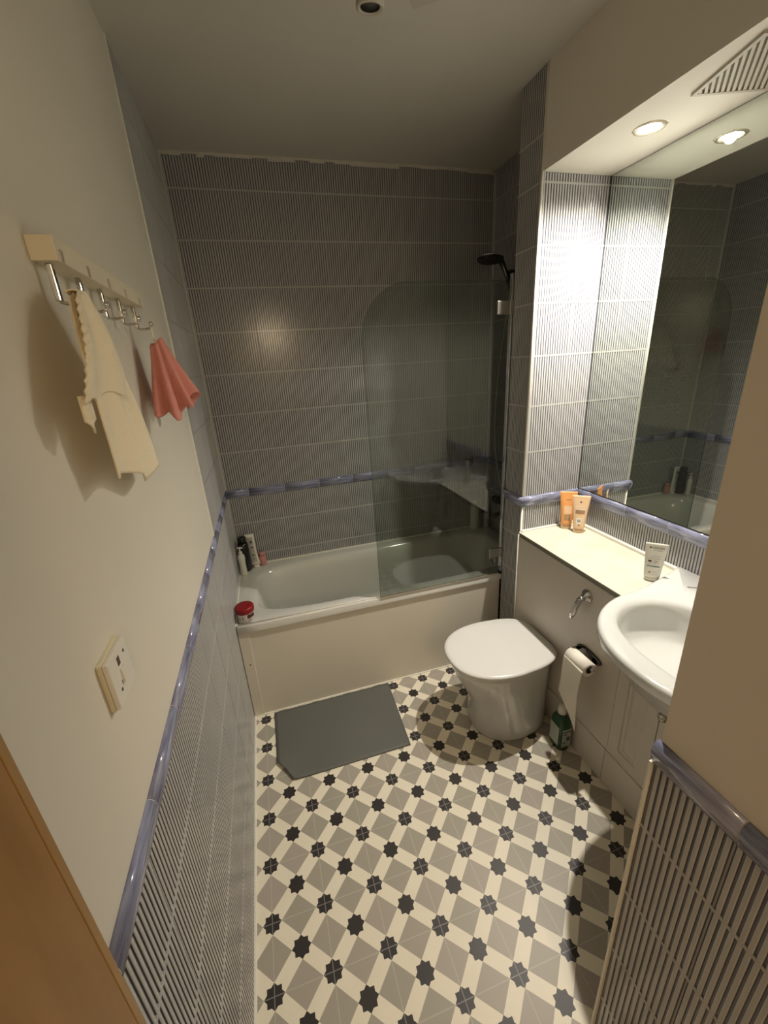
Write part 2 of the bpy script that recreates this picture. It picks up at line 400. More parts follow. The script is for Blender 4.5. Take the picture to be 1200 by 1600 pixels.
# mouldings, sealant beads, edge strips
n = 8
def trim(mb, m='trimw', bevel=0):
    global n
    o = struct(mb.build('trim_%d' % n, m, None, bevel)); n += 1; return o
trim(MB().box((-.008, YT-.007, ZD-.004), (.0035, YT+.001, ZC)), 'trimw', .001)
trim(MB().tube([(XN+.002, YN+.002, 0), (XN+.002, YN+.002, ZB0)], .0045), 'trimw')
trim(MB().tube([(XN+.002, YN+.002, ZD), (XN+.002, YN+.002, ZC)], .0045), 'trimw')
trim(MB().tube([(XN+.013, YN+.001, ZS), (XN+.013, YN+.001, ZC)], .004).tube([(XN+.021, YN, ZS), (XN+.021, YN, ZC)], .0028), 'vent')
trim(MB().box((.001, YB-.007, ZR), (.009, YB+.002, ZB0)).box((.001, YB-.007, ZD), (.009, YB+.002, ZC)), 'grout')
trim(MB().box((XB-.008, YB-.006, ZR), (XB+.002, YB+.002, ZC)), 'grout')
trim(MB().box((.0, YE, 0), (.010, YP+.012, .006)), 'sealant', .002)
trim(MB().box((.009, YB-.010, ZR-.004), (XB, YB+.002, ZR+.007)).box((.0, YP+.01, ZR-.004), (.010, YB, ZR+.007)), 'sealant', .002)
trim(MB().box((XC+.01, YN-.012, ZK-.003), (XM, YN+.002, ZK+.009)).box((XM-.014, YF, ZK-.003), (XM+.002, YN, ZK+.014)), 'sealant', .004)
trim(MB().tube([(XC-.001, YN-.006, .0), (XC-.001, YN-.004, ZK-.01)], .006), 'sealant')
trim(MB().box((XF-.009, YF-.001, 0), (XF+.012, YF+.004, ZB0)), 'trimw', .001)
trim(MB().box((.01, YP+.006, 0), (XN, YP+.013, .005)), 'sealant', .001)
# uneven filler along the top of the tiles
cm = MB(); random.seed(3); x = 0
while x < XB:
    wd = random.uniform(.03, .09); h = random.uniform(.006, .020)
    cm.box((x, YB-.006, ZC-h), (min(x+wd, XB), YB+.004, ZC+.003)); x += wd
trim(cm, 'ceil', .003)

# ------------------------------------------------------------------ mirror
mi = empty('mirror', (XM, (YN+YF)/2, ZD), 'large frameless mirror filling the alcove wall above the blue border tiles', 'mirror')
bx((XM-.004, YF+.001, ZD+.005), (XM-.0035, YN-.006, ZS-.002), 'mirror_face', 'mirror', mi)
bx((XM-.0034, YF+.001, ZD+.0005), (XM+.002, YN-.002, ZS-.001), 'backing', 'mirroredge', mi)

# ------------------------------------------------------------------ door leaf at the left
dr = empty('door', (.06, YE, 0), 'brown wood veneer door standing open against the left wall beside the camera', 'door')
bx((.034, YE+.03, .01), (.078, -.4585, 2.0), 'leaf', 'wood', dr, .001)
bx((.034, -.4585, .01), (.0783, -.450, 2.0), 'lipping', 'woodedge', dr, .0012)
for z in (.25, 1.75): MB().lathe([(.006, z-.05), (.006, z+.05)], (.083, YE+.026, 0)).build('hinge', 'satin', dr)

# ------------------------------------------------------------------ bath
def sring(cx, cy, ax, ay, z, n=64, e=4.):
    out = []
    for k in range(n):
        t = 2*PI*k/n; c, s = math.cos(t), math.sin(t)
        out.append((cx+ax*math.copysign(abs(c)**(2/e), c), cy+ay*math.copysign(abs(s)**(2/e), s), z))
    return out
ba = empty('bathtub', (.85, 1.4, 0), 'white built-in bathtub along the back wall with off-white front panel', 'bathtub')
def tub():
    mb = MB(); x0, x1, y0, y1 = .006, XB-.004, YP, YB-.004
    cx, cy = (x0+x1)/2, (y0+y1)/2; N_ = 96
    def rect(z, o=0):   # outline following the same parameter as the superellipse
        out = []
        for k in range(N_):
            t = 2*PI*k/N_; c, s = math.cos(t), math.sin(t); m_ = max(abs(c), abs(s))
            out.append((cx+(x1-x0-2*o)/2*c/m_, cy+(y1-y0-2*o)/2*s/m_, z))
        return out
    icx, icy = cx-.0, cy+.002
    rings = [rect(ZR-.040, .0), rect(ZR-.008, 0), rect(ZR-.001, .004), rect(ZR, .012)]
    rings += [sring(icx, icy, .765, .270, ZR-.001, N_, 5), sring(icx, icy, .755, .262, ZR-.006, N_, 5), sring(icx, icy, .745, .252, ZR-.02, N_, 5)]
    for k, (d, sx, sy, sh) in enumerate([(.10, .725, .243, .0), (.20, .69, .235, .0), (.30, .65, .222, .0), (.36, .61, .20, 0), (.39, .54, .16, 0), (.395, .3, .08, 0)]):
        rings.append(sring(icx+sh, icy, sx, sy, ZR-d, N_, 4.2))
    mb.loft(rings, 0, False, True, True)
    return mb.build('tub', 'white', ba)
tub()
bx((.004, YP+.012, .004), (XN+.003, YP+.022, ZR-.041), 'front_panel', 'panel', ba, .001)
bx((.004, YP+.008, .004), (.052, YP+.013, ZR-.041), 'panel_batten', 'panel', ba, .001)
MB().lathe([(.0, 0), (.004, 0), (.004, .002), (0, .003)], (.032, YP+.0075, .325), 'y', 12).build('screw_cap', 'slot', ba)
# sealing strip bead along the front edge
MB().tube([(.012, YP+.012, ZR+.001), (.7, YP+.010, ZR+.002), (XN-.004, YP+.010, ZR+.001)], .004, 8).build('edge_bead', 'sealant', ba)
MB().lathe([(0, 0), (.032, 0), (.034, -.003), (.030, -.006), (0, -.007)], (XB-.13+.0, 1.40, 0), 'x', 24).build('overflow', 'chrome', ba)
bpy.data.objects['overflow'].matrix_parent_inverse = Matrix.Translation((-.85-1.475, -1.4, .42))
bpy.data.objects['overflow'].matrix_parent_inverse = Matrix.Translation((-.85, -1.4, .44)) @ Matrix.Translation((0, 0, 0))

# ------------------------------------------------------------------ glass screen
gs = empty('shower_screen', (XN-.01, 1.06, ZR), 'frameless glass bath screen with rounded top corner, hinged to the tiled nib', 'shower screen')
def screen():
    X0, X1, Z0, Z1, R_ = .716, XN-.018, ZR+.006, 1.995, .21
    pts = [(X0, Z0)]
    for k in range(17):
        t = PI-PI/2*k/16; pts.append((X0+R_+R_*math.cos(t), Z1-R_+R_*math.sin(t)))
    pts += [(X1, Z1), (X1, Z0)]
    y0, y1 = 1.058, 1.064
    N_ = len(pts); mb = MB()
    mb.loft([[(x, y0, z) for x, z in pts], [(x, y1, z) for x, z in pts]], 0, True, True, False)
    mb.build('glass_pane', 'glass', gs)
    # dark polished edge seen on the free side
    bx((X0-.0008, y0+.0015, Z0), (X0+.0002, y1-.0015, Z1-R_), 'pane_edge', 'mirroredge', gs)
screen()
bx((XN-.012, 1.050, ZR+.008), (XN-.003, 1.070, 2.02), 'wall_profile', 'chrome', gs, .001)
for z in (1.885, .69):
    h = bx((XN-.080, 1.048, z-.027), (XN-.020, 1.0575, z+.027), 'hinge', 'satin', gs, .0015)
    bx((XN-.020, 1.044, z-.027), (XN-.001, 1.0575, z+.027), 'hinge_knuckle', 'satin', h, .002)
bx((XN-.0135, 1.047, ZR+.001), (XN-.004, 1.068, ZR+.02), 'seal_foot', 'blackpl', gs, .001)
bx((.72, 1.058, ZR+.0015), (XN-.02, 1.066, ZR+.006), 'bottom_seal', 'grey_plate', gs)

# ------------------------------------------------------------------ shower head
sh = empty('hand_shower', (1.66, 1.5, 2.1), 'black round shower head on angled handle high on the shower wall', 'shower head')
def tilt_disc():
    c = Vector((1.535, 1.48, 2.165)); ax = Vector((-.10, -.10, -1)).normalized()
    q = Vector((0, 0, -1)).rotation_difference(ax).to_matrix()
    mb = MB(); prof = [(0, .014), (.030, .013), (.055, .008), (.066, .002), (.068, -.004), (.066, -.010), (.060, -.012)]
    mb.lathe(prof, (0,0,0), 'z', 40, cap1=False); mb.v = [tuple(q @ Vector(v)*1.0 + c) for v in mb.v]
    h = mb.build('head', 'blackpl', sh)
    fm = MB().lathe([(0, -.0125), (.061, -.0125), (.061, -.010), (0, -.010)], (0,0,0), 'z', 40)
    fm.v = [tuple(q @ Vector(v) + c) for v in fm.v]; fm.build('face_plate', 'dark', h)
    rg = MB().lathe([(.066, .0035), (.0685, .0), (.0690, -.004), (.0670, -.001)], (0,0,0), 'z', 40, cap0=False, cap1=False)
    rg.v = [tuple(q @ Vector(v) + c) for v in rg.v]; rg.build('rim_ring', 'chrome', h)
tilt_disc()
MB().tube([(1.585, 1.485, 2.163), (1.61, 1.488, 2.145), (1.635, 1.492, 2.105), (1.66, 1.496, 2.06), (1.678, 1.50, 2.02)], [.017, .014, .012, .012, .011], 16).build('handle', 'blackpl', sh)
MB().tube([(1.600, 1.472, 2.142), (1.625, 1.478, 2.10), (1.645, 1.483, 2.065)], [.003, .005, .003], 8).build('handle_strip', 'chrome', sh)
bx((1.655, 1.485, 2.07), (XB, 1.525, 2.115), 'wall_bracket', 'blackpl', sh, .006)
hp = [(1.678, 1.50, 2.02)]
for k in range(1, 25):
    t = k/24; hp.append((1.675-.05*math.sin(PI*t), 1.50+.03*math.sin(3*t), 2.02-1.15*t-.12*math.sin(PI*t)))
MB().tube(hp, .006, 8).build('hose', 'satin', sh)
# bath shower valve on the end wall
bv = empty('bath_tap', (XB, 1.4, .75), 'dark bath mixer valve on the shower end wall behind the glass', 'tap')
MB().tube([(1.665, 1.33, .80), (1.665, 1.53, .80)], .020, 20).build('body', 'darkmetal', bv)
for y in (1.36, 1.50): MB().lathe([(.03, 0), (.03, -.006), (.014, -.01), (.014, -.035)], (XB, y, .80), 'x', 20).build('wall_flange', 'darkmetal', bv)
for y, s_ in ((1.33, -1), (1.53, 1)): MB().lathe([(.0, .0), (.024, 0), (.026, .03), (.02, .045), (0, .047)] if s_ > 0 else [(.0, .0), (.024, 0), (.026, -.03), (.02, -.045), (0, -.047)], (1.665, y, .80), 'y', 20).build('control_knob', 'darkmetal', bv)
MB().tube([(1.665, 1.42, .79), (1.64, 1.42, .76), (1.59, 1.42, .75), (1.565, 1.42, .735)], .013, 14).build('spout', 'darkmetal', bv)

# ------------------------------------------------------------------ boxing, counter, vanity
cb = empty('cistern_boxing', (1.56, .56, 0), 'off-white painted boxing panel behind the toilet under the counter', 'boxing')
bx((XC, .2295, .172), (XC+.016, YN-.003, ZK-.024), 'front_panel', 'mdf', cb, .001)
bx((XC-.004, .232, .001), (XC+.014, YN-.003, .1705), 'plinth', 'mdf', cb, .002)
ct = empty('countertop', (1.56, .6, ZK), 'cream laminate countertop in the alcove beside the basin', 'countertop')
bx((XC-.003, .245, ZK-.004), (XM+.001, YN-.0005, ZK), 'laminate', 'counter', ct, .001)
bx((XC-.002, .245, ZK-.022), (XM-.004, YN-.003, ZK-.0042), 'core', 'counteredge', ct)

va = empty('vanity_cabinet', (1.56, -.05, 0), 'off-white vanity cabinet with panelled doors under the basin', 'cabinet')
bx((XC+.016, YF+.004, .17), (XC+.03, .2285, .66), 'carcass', 'mdf', va)
bx((XC-.004, YF+.004, .001), (XC+.014, .2303, .1705), 'plinth', 'mdf', va, .002)
def panel_door(y0, y1, z0, z1, knob=None):
    m_ = .046 if y1-y0 > .15 else .03; xf, xr = XC, XC+.016; mb = MB()
    def ring(o, x): return [(x, y0+o, z0+o), (x, y1-o, z0+o), (x, y1-o, z1-o), (x, y0+o, z1-o)]
    mb.loft([ring(0, xr), ring(0, xf), ring(m_, xf), ring(m_+.004, xf+.005), ring(m_+.012, xf+.0055), ring(m_+.028, xf+.0005)], 0, True, True, False)
    d = mb.build('door', 'mdf', va)
    if knob:
        MB().lathe([(0, 0), (.009, 0), (.006, -.006), (.006, -.014), (.013, -.020), (.0155, -.027), (.012, -.033), (0, -.035)], (xf, knob[0], knob[1]), 'x', 20).build('knob', 'satin', d)
panel_door(.053, .228, .172, .70)
panel_door(-.134, .050, .172, .70, (.026, .552))
panel_door(YF+.006, -.138, .172, .70, (-.16, .552))

# ------------------------------------------------------------------ basin
bs = empty('washbasin', (1.45, -.05, ZK), 'white semi-recessed ceramic washbasin projecting from the counter', 'washbasin')
def basin():
    BY, N_ = -.05, 96; mb = MB()
    def outer(dx, z, g=0):     # front half ellipse, straight sides, straight back
        out = []
        for k in range(N_):
            t = 2*PI*k/N_; c, s = math.cos(t), math.sin(t)
            if c <= 0: p = (1.42+(.302-g)*c, BY+(.305-g)*math.copysign(abs(s)**.92, s))
            elif abs(s) > .6:
                q = c/.8; p = (1.42+(XM-.006-1.42)*q, BY+math.copysign(.305-g+.078*q**1.3, s))
            else: p = (XM-.006, BY+(.383-g)*s/.6)
            y = max(p[1], YF+.004)
            out.append((p[0]+dx, y, z))
        return out
    def inner(ax, ay, z, cx=1.375, e=2.25):
        out = []
        for k in range(N_):
            t = 2*PI*k/N_; c, s = math.cos(t), math.sin(t)
            out.append((cx+ax*math.copysign(abs(c)**(2/e), c), BY+ay*math.copysign(abs(s)**(2/e), s), z))
        return out
    Z = ZK+.022
    def under(k, z):
        o = outer(0, z, 0); cx = 1.48
        return [(cx+(x-cx)*k, BY+(y-BY)*k, z) for x, y, _ in o]
    rings = [under(.30, .675), under(.58, .69), under(.76, .74), under(.86, .81), under(.925, .838), under(.975, .846), outer(0, .856), outer(0, Z-.010), outer(0, Z-.003, .004), outer(0, Z, .012)]
    rings += [inner(.195, .268, Z-.001), inner(.180, .252, Z-.006), inner(.172, .243, Z-.016), inner(.168, .238, Z-.045), inner(.158, .226, Z-.090), inner(.146, .210, Z-.118), inner(.130, .19, Z-.129), inner(.07, .10, Z-.135), inner(.022, .022, Z-.138)]
    mb.loft(rings, 0, True, True, True)
    mb.build('bowl', 'ceramic', bs)
    MB().lathe([(0, .004), (.016, .004), (.021, .001), (.021, -.002), (0, -.002)], (1.375, BY, Z-.136), 'z', 24).build('drain', 'chrome', bs)
    MB().tube([(1.56+.06*math.cos(t), BY+.33+.0*t, Z+.0006) for t in ()] or [(1.615, .205, Z+.0005), (1.628, .195, Z+.0005), (1.640, .188, Z+.0005)], .001, 6).build('stray_mark', 'slot', bs)
basin()
tp = empty('basin_tap', (1.62, -.05, ZK+.022), 'chrome basin mixer tap behind the bowl, seen only as a reflection', 'tap')
MB().lathe([(.024, 0), (.024, .006), (.019, .010), (.018, .075), (.020, .085), (0, .087)], (1.62, -.05, ZK+.022), 'z', 24).build('body', 'chrome', tp)
MB().tube([(1.62, -.05, ZK+.072), (1.56, -.05, ZK+.090), (1.515, -.05, ZK+.086), (1.505, -.05, ZK+.070)], [.014, .012, .011, .010], 16).build('spout', 'chrome', tp)
MB().tube([(1.62, -.05, ZK+.108), (1.60, -.05, ZK+.125), (1.55, -.05, ZK+.143)], [.012, .009, .006], 12).build('lever', 'chrome', tp)

# ------------------------------------------------------------------ toilet
TC = .663
to = empty('toilet', (1.15, TC, 0), 'white back-to-wall toilet with its lid closed', 'toilet')
def dring(x0, xb, hw, z, N_=72, e=2.3, flat=.62, bk=None):
    """D outline: rounded nose at x0, straight-ish flanks narrowing to the back edge at xb"""
    out = []; bw = bk if bk is not None else hw*flat; xm = x0+(xb-x0)*.52
    for k in range(N_):
        t = 2*PI*k/N_; c, s = math.cos(t), math.sin(t)
        if c <= 0:
            out.append((xm+(xm-x0)*math.copysign(abs(c)**(2/e), c), TC+hw*math.copysign(abs(s)**(2/e), s), z))
        else:
            # smooth flank from hw at xm to bw at the back
            e2 = 5.5; cc = abs(c)**(2/e2); ss = abs(s)**(2/e2)
            x = xm+(xb-xm)*cc; wv = hw-(hw-bw)*((x-xm)/(xb-xm))**1.8
            out.append((x, TC+wv*math.copysign(ss, s), z))
    return out
def toilet():
    mb = MB()
    R_ = [dring(1.035, 1.396, .155, .0), dring(1.030, 1.396, .158, .012), dring(1.032, 1.396, .152, .05), dring(1.030, 1.396, .148, .13),
          dring(1.015, 1.396, .150, .19), dring(.985, 1.396, .158, .25), dring(.955, 1.396, .168, .31), dring(.940, 1.395, .174, .355), dring(.935, 1.390, .176, .375),
          dring(.935, 1.390, .176, .388), dring(.945, 1.385, .168, .392)]
    mb.loft(R_, 0, True, True, True); mb.build('pan', 'ceramic', to)
    s = MB(); s.loft([dring(.930, 1.385, .180, .3935, e=2.4), dring(.922, 1.388, .186, .397, e=2.4), dring(.921, 1.388, .187, .405, e=2.4), dring(.930, 1.386, .181, .4085, e=2.4)], 0, True, True, True)
    s.build('seat', 'lid', to)
    l = MB(); l.loft([dring(.922, 1.391, .190, .4095, e=2.3, bk=.146), dring(.912, 1.395, .196, .413, e=2.3, bk=.152), dring(.910, 1.396, .198, .421, e=2.3, bk=.154), dring(.915, 1.393, .195, .4265, e=2.3, bk=.150),
                      dring(.930, 1.386, .185, .4295, e=2.3, bk=.142), dring(1.0, 1.36, .14, .4315, e=2.4), dring(1.08, 1.30, .07, .4325, e=2.4)], 0, True, True, True)
    ld_ = l.build('lid', 'lid', to)
    for y in (TC-.075, TC+.075): MB().lathe([(.0, 0), (.014, 0), (.014, .02), (.011, .024), (0, .025)], (1.375, y, .386), 'z', 16).build('hinge', 'lid', to)
toilet()

# flush lever
fl_ = empty('flush_lever', (XC, .425, .78), 'chrome flush lever on the boxing panel above the toilet roll', 'lever')
MB().lathe([(0, -.018), (.012, -.016), (.018, -.010), (.026, -.006), (.028, 0)], (XC, .425, .775), 'x', 28, cap1=True).build('escutcheon', 'chrome', fl_)
MB().tube([(XC-.018, .425, .772), (XC-.030, .428, .762), (XC-.036, .435, .735), (XC-.040, .446, .695), (XC-.044, .452, .672)], [.012, .012, .011, .0135, .010], 14).build('handle', 'chrome', fl_)

# toilet roll on its holder
RX, RZ, RR = 1.338, .535, .030
hd_ = empty('roll_holder', (XC, .37, .52), 'dark metal toilet roll holder on the boxing panel', 'roll holder')
hp_ = MB()
hp_.loft([[(XC-d, .375+(.052+.014*(1 if math.cos(t) > 0 else 1))*math.cos(t)*sc_, .530+.022*math.sin(t)*sc_) for t in [2*PI*k/32 for k in range(32)]] for d, sc_ in ((0, 1), (.008, 1), (.012, .85))], 0)
hp_.build('back_plate', 'darkmetal', hd_)
MB().tube([(XC-.008, .425, .53), (XC-.045, .425, .533), (RX+.004, .424, RZ), (RX, .415, RZ+.006), (RX, .29, RZ+.006)], [.008, .007, .0065, .0065, .0065], 12).build('arm', 'darkmetal', hd_)
MB().lathe([(0, 0), (.013, .0), (.014, .008), (.009, .012), (0, .013)], (XC-.012, .335, .53), 'x', 16).build('end_cap', 'darkmetal', hd_)
MB().lathe([(0, -.006), (.008, -.005), (.009, 0), (.0065, .002)], (RX, .290, RZ+.006), 'y', 16, cap1=True).build('arm_tip', 'chrome', hd_)
tr = empty('toilet_roll', (RX, .35, RZ), 'nearly finished white toilet roll with a long sheet hanging down', 'toilet roll')
RY0, RY1 = .302, .408
rm = MB(); NN = 40
def circ(r, y): return [(RX+r*math.cos(2*PI*k/NN), y, RZ-.006+r*math.sin(2*PI*k/NN)) for k in range(NN)]
rm.loft([circ(.0165, RY1), circ(RR, RY1), circ(RR, RY0), circ(.0165, RY0)], 0, False, False, True)
rm.build('paper_roll', 'paper', tr)
MB().loft([circ(.0164, RY1), circ(.0164, RY0), circ(.0152, RY0), circ(.0152, RY1), circ(.0164, RY1)], 0, False, False, True).build('core_tube', 'cardboard', tr)
sm = MB(); th = .0012; fr_, bk_ = [], []
cols = 12
rowz = 22
top = RZ-.006
def sheet_pt(i, j):
    v_ = i/rowz; yv = RY0+(RY1-RY0)*j/cols
    # the tear runs from a long near corner up to a shorter far one
    zend = .235 + .125*(j/cols)**.8
    z = top+(zend-top)*v_
    x = RX-RR-.0006-.012*v_-.004*math.sin(v_*PI*1.3)*math.cos(j/cols*PI)
    return (x, yv+.004*math.sin(v_*5), z)
vs1 = [sheet_pt(i, j) for i in range(rowz+1) for j in range(cols+1)]
fs1 = [(i*(cols+1)+j, i*(cols+1)+j+1, (i+1)*(cols+1)+j+1, (i+1)*(cols+1)+j) for i in range(rowz) for j in range(cols)]
sm.add(vs1, fs1, 0, True); so_ = sm.build('hanging_sheet', 'paper', tr)
so_.modifiers.new('solid', 'SOLIDIFY').thickness = .0008

# ------------------------------------------------------------------ soft bottles, tubes
def bottle(name, label, cat, base, prof, m, sx=1, sy=1, group=None, rot=0):
    e = empty(name, base, label, cat, group)
    o = MB().lathe([(r, z) for r, z in prof], base, 'z', 32, sx=sx, sy=sy).build('body', m, e)
    return e
def squeeze_tube(name, label, base, yaw, h, w0, w1, t0, m, capm, caph=.022):
    """cap at the bottom, flat crimp at the top; front faces local -y"""
    e = empty(name, base, label, 'tube'); e.rotation_euler = (0, 0, yaw)
    def loc(mb, nm, mm, par=None):
        me = bpy.data.meshes.new(nm); me.from_pydata(mb.v, [], mb.f); me.materials.append(M[mm])
        for p, s_ in zip(me.polygons, mb.sm): p.use_smooth = s_
        bm = bmesh.new(); bm.from_mesh(me); bmesh.ops.recalc_face_normals(bm, faces=bm.faces); bm.to_mesh(me); bm.free()
        o = bpy.data.objects.new(nm, me); sc.collection.objects.link(o); o.parent = par or e; return o
    def ring(wd, td, z, nn=40): return [(wd/2*math.copysign(abs(math.cos(2*PI*k/nn))**.8, math.cos(2*PI*k/nn)), td/2*math.sin(2*PI*k/nn), z) for k in range(nn)]
    rr = []
    for k in range(13):
        t = k/12; z = caph+(h-caph-.008)*t
        rr.append(ring(w0+(w1-w0)*t, t0*(1-t**1.4)+.0025, z))
    rr.append(ring(w1, .0022, h))
    bd = MB(); bd.loft(rr, 0, True, True, True); body = loc(bd, 'body', m)
    cp = MB(); cp.loft([ring(w0*.86, t0*.86, 0), ring(w0*.93, t0*.93, .002), ring(w0*.95, t0*.95, caph-.001)], 0, True, True, True); loc(cp, 'cap', capm)
    def yf(z):
        t = max(0, min(1, (z-caph)/(h-caph-.008))); return -(t0*(1-t**1.4)+.0025)/2
    def patch(x0, x1, z0, z1, mm, nm='print', lift=.0004):
        mb = MB(); nx, nz = 8, 4; vv = []
        for a in range(nz+1):
            z = z0+(z1-z0)*a/nz; t = max(0, min(1, (z-caph)/(h-caph-.008))); W = (w0+(w1-w0)*t)/2; D = -yf(z)
            for b_ in range(nx+1):
                x = x0+(x1-x0)*b_/nx; q = min(1, abs(x)/W)
                vv.append((x, -D*math.sqrt(max(0, 1-q**2.5))-lift, z))
        mb.add(vv, [(a*(nx+1)+b_, a*(nx+1)+b_+1, (a+1)*(nx+1)+b_+1, (a+1)*(nx+1)+b_) for a in range(nz) for b_ in range(nx)], 0, True)
        o = loc(mb, nm, mm, body); return o
    return e, body, patch, yf

def ltext(body_txt, size, x, z, yf, m, par, align='CENTER', tilt=0):
    o = text(body_txt, size, (x, yf(z)-.0006, z), (1, 0, 0), (0, 0, 1), m, None, 'lettering', align)
    o.parent = par; return o

# white cream tube near the basin
e, body, patch, yf = squeeze_tube('cream_tube', 'white squeeze tube with teal line standing on the counter beside the washbasin', (1.583, .318, ZK+.0005), -.78, .148, .052, .071, .034, 'bottlew', 'bottlew', .016)
ltext('GARNIER', .0095, .006, .128, yf, 'ink', body); patch(-.021, -.016, .1285, .1345, 'ink')
ltext('SkinActive', .006, .006, .120, yf, 'greyink', body)
ltext('MATTIFYING', .0055, 0, .096, yf, 'greyink', body); patch(-.020, .018, .089, .0905, 'greyink')
patch(-.020, -.009, .0765, .0835, 'ink'); patch(-.003, .010, .081, .083, 'greyink'); patch(-.003, .010, .0765, .0785, 'greyink'); patch(-.003, .006, .072, .0735, 'greyink')
patch(-.017, -.011, .070, .0715, 'greyink')
patch(-.021, .019, .059, .0625, 'teal'); patch(-.014, -.008, .034, .040, 'greyink')
# two peach tubes in the corner
e, body, patch, yf = squeeze_tube('sun_tube', 'glossy orange tube standing in the counter corner, behind the peach one', (1.634, .852, ZK+.0005), -.55, .188, .050, .078, .036, 'orange', 'peach', .022)
patch(-.018, .018, .078, .118, 'peach'); patch(-.010, .012, .146, .150, 'bronze'); patch(-.014, .014, .045, .075, 'bronze')
e, body, patch, yf = squeeze_tube('sun_tube', 'peach tube with white barcode label, in front of the orange tube', (1.652, .787, ZK+.0005), -.72, .184, .050, .078, .036, 'peach', 'peach', .022)
patch(-.004, .004, .150, .1565, 'ink'); patch(-.022, .018, .1285, .131, 'whitel'); patch(-.016, .022, .118, .121, 'whitel'); patch(-.020, .020, .096, .114, 'bronze')
patch(-.013, .009, .048, .076, 'whitel')
for k in range(7): patch(-.009+.0022*k, -.0078+.0022*k, .055, .070, 'ink', 'print', .0007)
patch(-.003, .003, .038, .043, 'ink')

# bottles on the bath rim, back left corner
zr = ZR+.001
e = bottle('shampoo_bottle', 'tall black bottle in the back left corner of the bath rim', 'bottle', (.046, 1.668, zr), [(0, 0), (.026, 0), (.030, .004), (.030, .16), (.027, .178), (.020, .182), (.020, .182)], 'blackpl')
MB().lathe([(.024, .1825), (.024, .212), (.021, .216), (0, .2165)], (.046, 1.668, zr), 'z', 28).build('cap', 'blackpl', e)
e = bottle('pump_bottle', 'slim white pump bottle in front of the black bottle on the bath rim', 'bottle', (.030, 1.612, zr), [(0, 0), (.019, 0), (.0205, .003), (.018, .07), (.021, .105), (.019, .125), (.010, .135)], 'bottlew', 1, .8)
MB().lathe([(.0105, .134), (.0115, .136), (.0115, .148), (.004, .150), (.004, .168)], (.030, 1.612, zr), 'z', 20).build('pump_collar', 'bottlew', e)
MB().tube([(.014, 1.612, zr+.170), (.022, 1.612, zr+.174), (.034, 1.612, zr+.173), (.048, 1.611, zr+.169)], [.003, .0055, .0055, .003], 10).build('pump_nozzle', 'bottlew', e)
e = empty('conditioner_tube', (.093, 1.69, zr), 'silver and white curved tube beside the black bottle on the bath rim', 'bottle')
cr_ = []
for k in range(15):
    t = k/14; wd = .021+.006*(2*t-1)**2+.001; tk = .016*(1-.55*t)
    cr_.append([(.100+wd*math.cos(q)-.012*t, 1.690+tk*math.sin(q), zr+.018+.20*t) for q in [2*PI*j/28 for j in range(28)]])
MB().loft(cr_, 0, True, True, True).build('body', 'bottlew', e)
MB().lathe([(0, 0), (.019, 0), (.020, .002), (.020, .018)], (.101, 1.69, zr), 'z', 24, sy=.8).build('cap', 'bottlew', e)
pm = MB(); vv = []
for k in range(15):
    t = k/14
    for j in range(7):
        q = PI*1.5-.95+1.5*j/6; wd = .022+.006*(2*(.1+.8*t)-1)**2+.001; tk = .016*(1-.55*(.1+.8*t))
        vv.append((.100+(wd+.0006)*math.cos(q)-.012*(.1+.8*t), 1.690+(tk+.0006)*math.sin(q), zr+.018+.2*(.1+.8*t)))
pm.add(vv, [(a*7+b_, a*7+b_+1, (a+1)*7+b_+1, (a+1)*7+b_) for a in range(14) for b_ in range(6)], 0, True); pm.build('front_label', 'silver', e)
for (za, zb, wl) in ((.165, .18, .009), (.135, .139, .014), (.085, .089, .014), (.06, .063, .010)):
    bx((.095-wl/2, 1.6725, zr+za), (.095+wl/2, 1.6755, zr+zb), 'print', 'ink', e)
e = bottle('small_bottle', 'small pink bottle beside the silver tube at the back of the bath', 'bottle', (.142, 1.705, zr), [(0, 0), (.019, 0), (.021, .003), (.021, .055), (.017, .060)], 'pinkb')
MB().lathe([(.0175, .0605), (.0175, .082), (.015, .085), (0, .0855)], (.142, 1.705, zr), 'z', 24).build('cap', 'pinkb', e)
# red lidded tub at the front corner
e = bottle('cream_tub', 'round white tub with dark red lid on the front left corner of the bath rim', 'tub', (.052, 1.118, zr), [(0, 0), (.036, 0), (.040, .004), (.041, .045), (.040, .052)], 'tubw')
MB().lathe([(.043, .050), (.0445, .053), (.0445, .074), (.041, .079), (.030, .080), (0, .080)], (.052, 1.118, zr), 'z', 40).build('lid', 'red', e)
lm = MB(); vv = []
for k in range(9):
    q = -PI/2+.25+1.0*k/8
    vv += [(.052+.0414*math.cos(q), 1.118+.0414*math.sin(q), zr+.026), (.052+.0418*math.cos(q), 1.118+.0418*math.sin(q), zr+.046)]
lm.add(vv, [(2*k, 2*k+2, 2*k+3, 2*k+1) for k in range(8)], 0, True); lm.build('print', 'maroon', e)
for q0, z_, wd in ((-.15, .018, .35), (-.9, .030, .20), (-1.25, .030, .12)):
    lm = MB(); vv = []
    for k in range(5):
        q = -PI/2+.5+q0+wd*k/4
        vv += [(.052+.0415*math.cos(q), 1.118+.0415*math.sin(q), zr+z_-.004), (.052+.0417*math.cos(q), 1.118+.0417*math.sin(q), zr+z_+.004)]
    lm.add(vv, [(2*k, 2*k+2, 2*k+3, 2*k+1) for k in range(4)], 0, True); lm.build('print', 'greyink', e)
